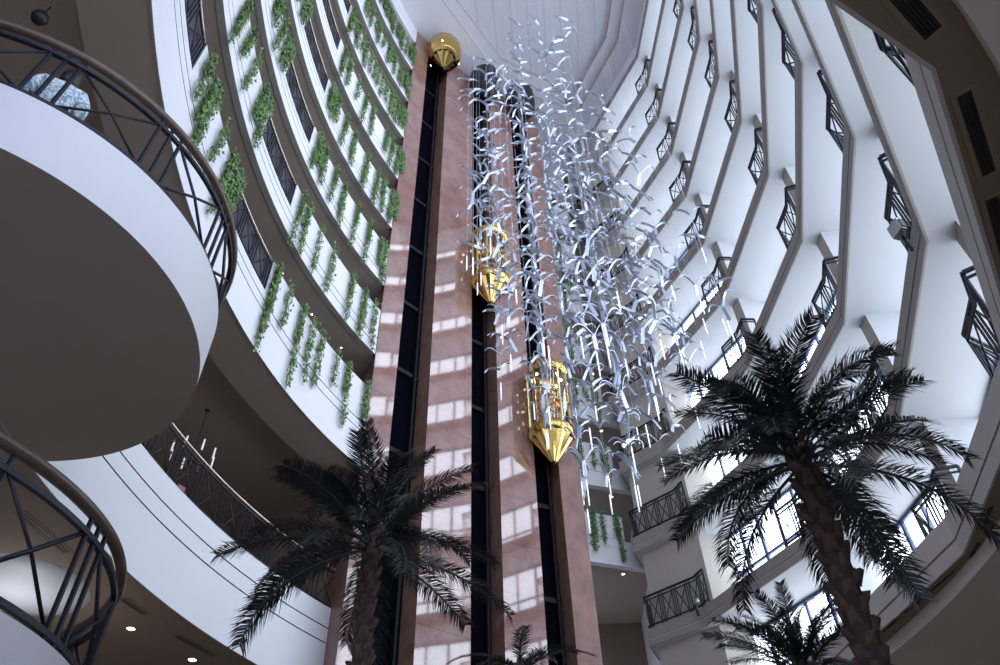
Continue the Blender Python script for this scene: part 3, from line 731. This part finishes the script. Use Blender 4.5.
# flood lamps on balconies
t = thing('flood_lamp', (7.0, 7.95, HK(0) + .72), 'grey boxy flood lamp with black lens clipped to the railing at the upper right', 'light', None, .3)
m = MB(); m.prism([(-.15, -.12), (.15, -.12), (.13, .14), (-.13, .14)], -.02, .26); m.build('housing', M['silver'], t)
m = MB(); m.prism([(-.12, -.135), (.12, -.135), (.12, -.12), (-.12, -.12)], .02, .22); m.build('lens', M['black'], t)
m = MB(); m.bar((0, .05, -.4), (0, .05, 0), .04, .03); m.build('bracket', M['black'], t)
t = thing('spot_lamp', (5.62, 21.7, HK(0) + .50), 'small white spot lamp on the balcony corner beside the beige wall', 'light', None, .6)
m = MB(); m.lathe([(.02, -.10), (.07, -.09), (.09, 0), (.07, .09), (.02, .10)], 14, (0, -.05, .12)); m.build('lamp_head', M['silver'], t)
m = MB(); m.bar((0, 0, -.3), (0, .02, .12), .06); m.build('bracket', M['black'], t)
# chandelier over the mezzanine
t = thing('chandelier', (-7.35, 14.2, 11.93), 'dark chandelier with frosted candle tubes behind the mezzanine railing', 'light')
m = MB(); m.lathe([(.001, -.1), (.07, -.08), (.11, -.02), (.11, .0)], 16); m.build('ceiling_rose', M['black'], t)
m = MB(); m.tube([(0, 0, 0), (0, 0, -1.2)], .010, 6); m.build('chain', M['black'], t)
m = MB(); m.lathe([(.001, -1.75), (.05, -1.65), (.03, -1.45), (.06, -1.3), (.02, -1.2)], 12); m.build('centre_stem', M['black'], t)
for q in range(8):
    a = 2 * PI * q / 8; ca, sa = math.cos(a), math.sin(a)
    m = MB(); m.tube([(0, 0, -1.55), (.2 * ca, .2 * sa, -1.72), (.42 * ca, .42 * sa, -1.66), (.5 * ca, .5 * sa, -1.55)], .010, 6); arm = m.build('arm', M['black'], t)
    m = MB(); m.lathe([(.001, -1.56), (.022, -1.55), (.022, -1.25), (.001, -1.24)], 8, (.5 * ca, .5 * sa, 0)); m.build('candle_tube', M['candle'], arm)
t = thing('ceiling_pendant', (-6.66, 4.28, 11.65), 'round black pendant lamp under the dark ceiling at the top left', 'light')
m = MB(); m.tube([(0, 0, 0), (0, 0, -.33)], .012, 6); m.build('stem', M['black'], t)
m = MB(); m.lathe([(.03, -.32), (.10, -.34), (.12, -.42), (.09, -.5), (.01, -.52)], 20); m.build('shade', M['black'], t)
# sofa on the mezzanine
t = thing('upholstered_chair', (-6.95, 13.35, 7.76), 'pinkish red upholstered chair back behind the mezzanine railing', 'chair', None, math.radians(165))
m = MB(); m.prism([(-.4, -.4), (.4, -.4), (.4, .35), (-.4, .35)], .2, .5); m.build('seat', M['sofa'], t)
m = MB(); m.prism([(-.4, .28), (.4, .28), (.36, .45), (-.36, .45)], .45, 1.0); m.build('backrest', M['sofa'], t)
for sx in (-1, 1):
    m = MB(); m.prism([(sx * .4, -.4), (sx * .52, -.4), (sx * .52, .4), (sx * .4, .4)], .15, .68); m.build('armrest', M['sofa'], t)
    for sy in (-.34, .34):
        m = MB(); m.bar((sx * .38, sy, 0), (sx * .38, sy, .22), .05); m.build('leg', M['wood'], t)

# ------------------------------------------------------------------ person on the upper round balcony
def skin_obj(name, verts, edges, radii, m, parent, root=0, lv=2):
    me = bpy.data.meshes.new(name); me.from_pydata(verts, edges, []); o = link(name, me, parent)
    o.modifiers.new('skin', 'SKIN'); sv = me.skin_vertices[0].data
    for i, r in enumerate(radii): sv[i].radius = r if isinstance(r, tuple) else (r, r)
    sv[root].use_root = True
    s = o.modifiers.new('sub', 'SUBSURF'); s.levels = lv; s.render_levels = lv
    me.materials.append(m)
    dg = bpy.context.evaluated_depsgraph_get(); ev = o.evaluated_get(dg); nm = bpy.data.meshes.new_from_object(ev)
    o.modifiers.clear(); o.data = nm
    for p in nm.polygons: p.use_smooth = True
    return o
PZ = 6.93
pr = thing('person', (-5.06, 4.02, PZ), 'person with black hair and pale blue patterned shirt behind the upper balcony railing', 'person', None, math.radians(35))
# x: across the shoulders, y: facing direction (away from the rail)
bv = [(0, 0, .95), (0, .0, 1.12), (0, -.01, 1.30), (0, 0, 1.45), (0, .02, 1.54), (0, .03, 1.62), (0, .04, 1.72),
      (-.10, 0, .88), (-.11, .03, .50), (-.11, -.0, .10), (-.11, .14, .05), (.10, 0, .88), (.11, .03, .50), (.11, 0, .10), (.11, .14, .05),
      (-.19, 0, 1.42), (-.29, -.02, 1.17), (-.25, .18, .98), (-.2, .27, .96), (.19, 0, 1.42), (.29, -.02, 1.17), (.25, .18, .98), (.2, .27, .96)]
be = [(0, 1), (1, 2), (2, 3), (3, 4), (4, 5), (5, 6), (0, 7), (7, 8), (8, 9), (9, 10), (0, 11), (11, 12), (12, 13), (13, 14), (3, 15), (15, 16), (16, 17), (17, 18), (3, 19), (19, 20), (20, 21), (21, 22)]
brd = [(.16, .12), (.15, .11), (.17, .12), (.12, .09), .055, .075, .085, .085, .055, .04, .035, .085, .055, .04, .035, .06, .045, .032, .028, .06, .045, .032, .028]
skin_obj('body', bv, be, brd, M['skin'], pr)
sv_ = [(0, 0, .78), (0, 0, 1.05), (0, -.01, 1.28), (0, 0, 1.44), (-.20, 0, 1.41), (-.29, -.02, 1.22), (.20, 0, 1.41), (.29, -.02, 1.22), (-.255, .16, 1.0), (.255, .16, 1.0)]
skin_obj('shirt', sv_, [(0, 1), (1, 2), (2, 3), (3, 4), (4, 5), (3, 6), (6, 7), (5, 8), (7, 9)], [(.225, .175), (.215, .165), (.225, .17), (.14, .11), .095, .085, .095, .085, .06, .06], M['shirt'], pr)
skin_obj('trousers', [(0, 0, .92), (-.10, 0, .84), (-.11, .03, .50), (-.11, 0, .12), (.10, 0, .84), (.11, .03, .50), (.11, 0, .12)], [(0, 1), (1, 2), (2, 3), (0, 4), (4, 5), (5, 6)], [(.17, .14), .11, .08, .065, .11, .08, .065], M['trouser'], pr)
skin_obj('hair', [(0, -.02, 1.50), (0, -.025, 1.62), (0, .0, 1.74), (0, .05, 1.79)], [(0, 1), (1, 2), (2, 3)], [(.10, .06), (.125, .10), (.115, .11), .07], M['hair'], pr)
fm = MB()
for sx in (-1, 1):
    fm.lathe([(.001, -.012), (.012, 0), (.001, .012)], 8, (sx * .033, .122, 1.70))
fm.build('eyes', M['hair'], pr)
m = MB(); m.add([(-.014, .115, 1.655), (.014, .115, 1.655), (0, .15, 1.655), (0, .118, 1.70)], [(0, 1, 2), (0, 2, 3), (1, 3, 2)]); m.build('nose', M['skin'], pr)
for sx in (-1, 1):
    for q in range(5):
        x0, y0, z0 = sx * .2, .27, .96
        f = [(x0 - sx * (.03 - .017 * q), y0 + .015, z0), (x0 - sx * (.035 - .019 * q), y0 + .06 + .008 * (2 - abs(q - 2)), z0 - .005), (x0 - sx * (.033 - .018 * q), y0 + .09 + .008 * (2 - abs(q - 2)), z0 - .03)]
        if q == 0: f = [(x0 - sx * .02, y0 - .01, z0), (x0 - sx * .05, y0 + .02, z0 - .005), (x0 - sx * .058, y0 + .045, z0 - .02)]
        mm = MB(); mm.tube(f, [.010, .009, .007], 6); mm.build('finger', M['skin'], pr)

# ------------------------------------------------------------------ light
pl = bpy.data.lights.new('lobby_lamp', 'POINT'); pl.energy = 30; pl.shadow_soft_size = .12; pl.color = (.9, .93, 1)
po = bpy.data.objects.new('lobby_lamp', pl); COL.objects.link(po); po.location = (-8.3, 11.7, 5.0)
w = bpy.data.worlds.new('world'); SC.world = w; w.use_nodes = True
bg = w.node_tree.nodes['Background']; bg.inputs[0].default_value = (.63, .71, 1.0, 1); bg.inputs[1].default_value = 1.55
SC.view_settings.view_transform = 'Standard'; SC.view_settings.look = 'None'; SC.view_settings.gamma = 1; SC.view_settings.exposure = .4
SC.view_settings.use_curve_mapping = False
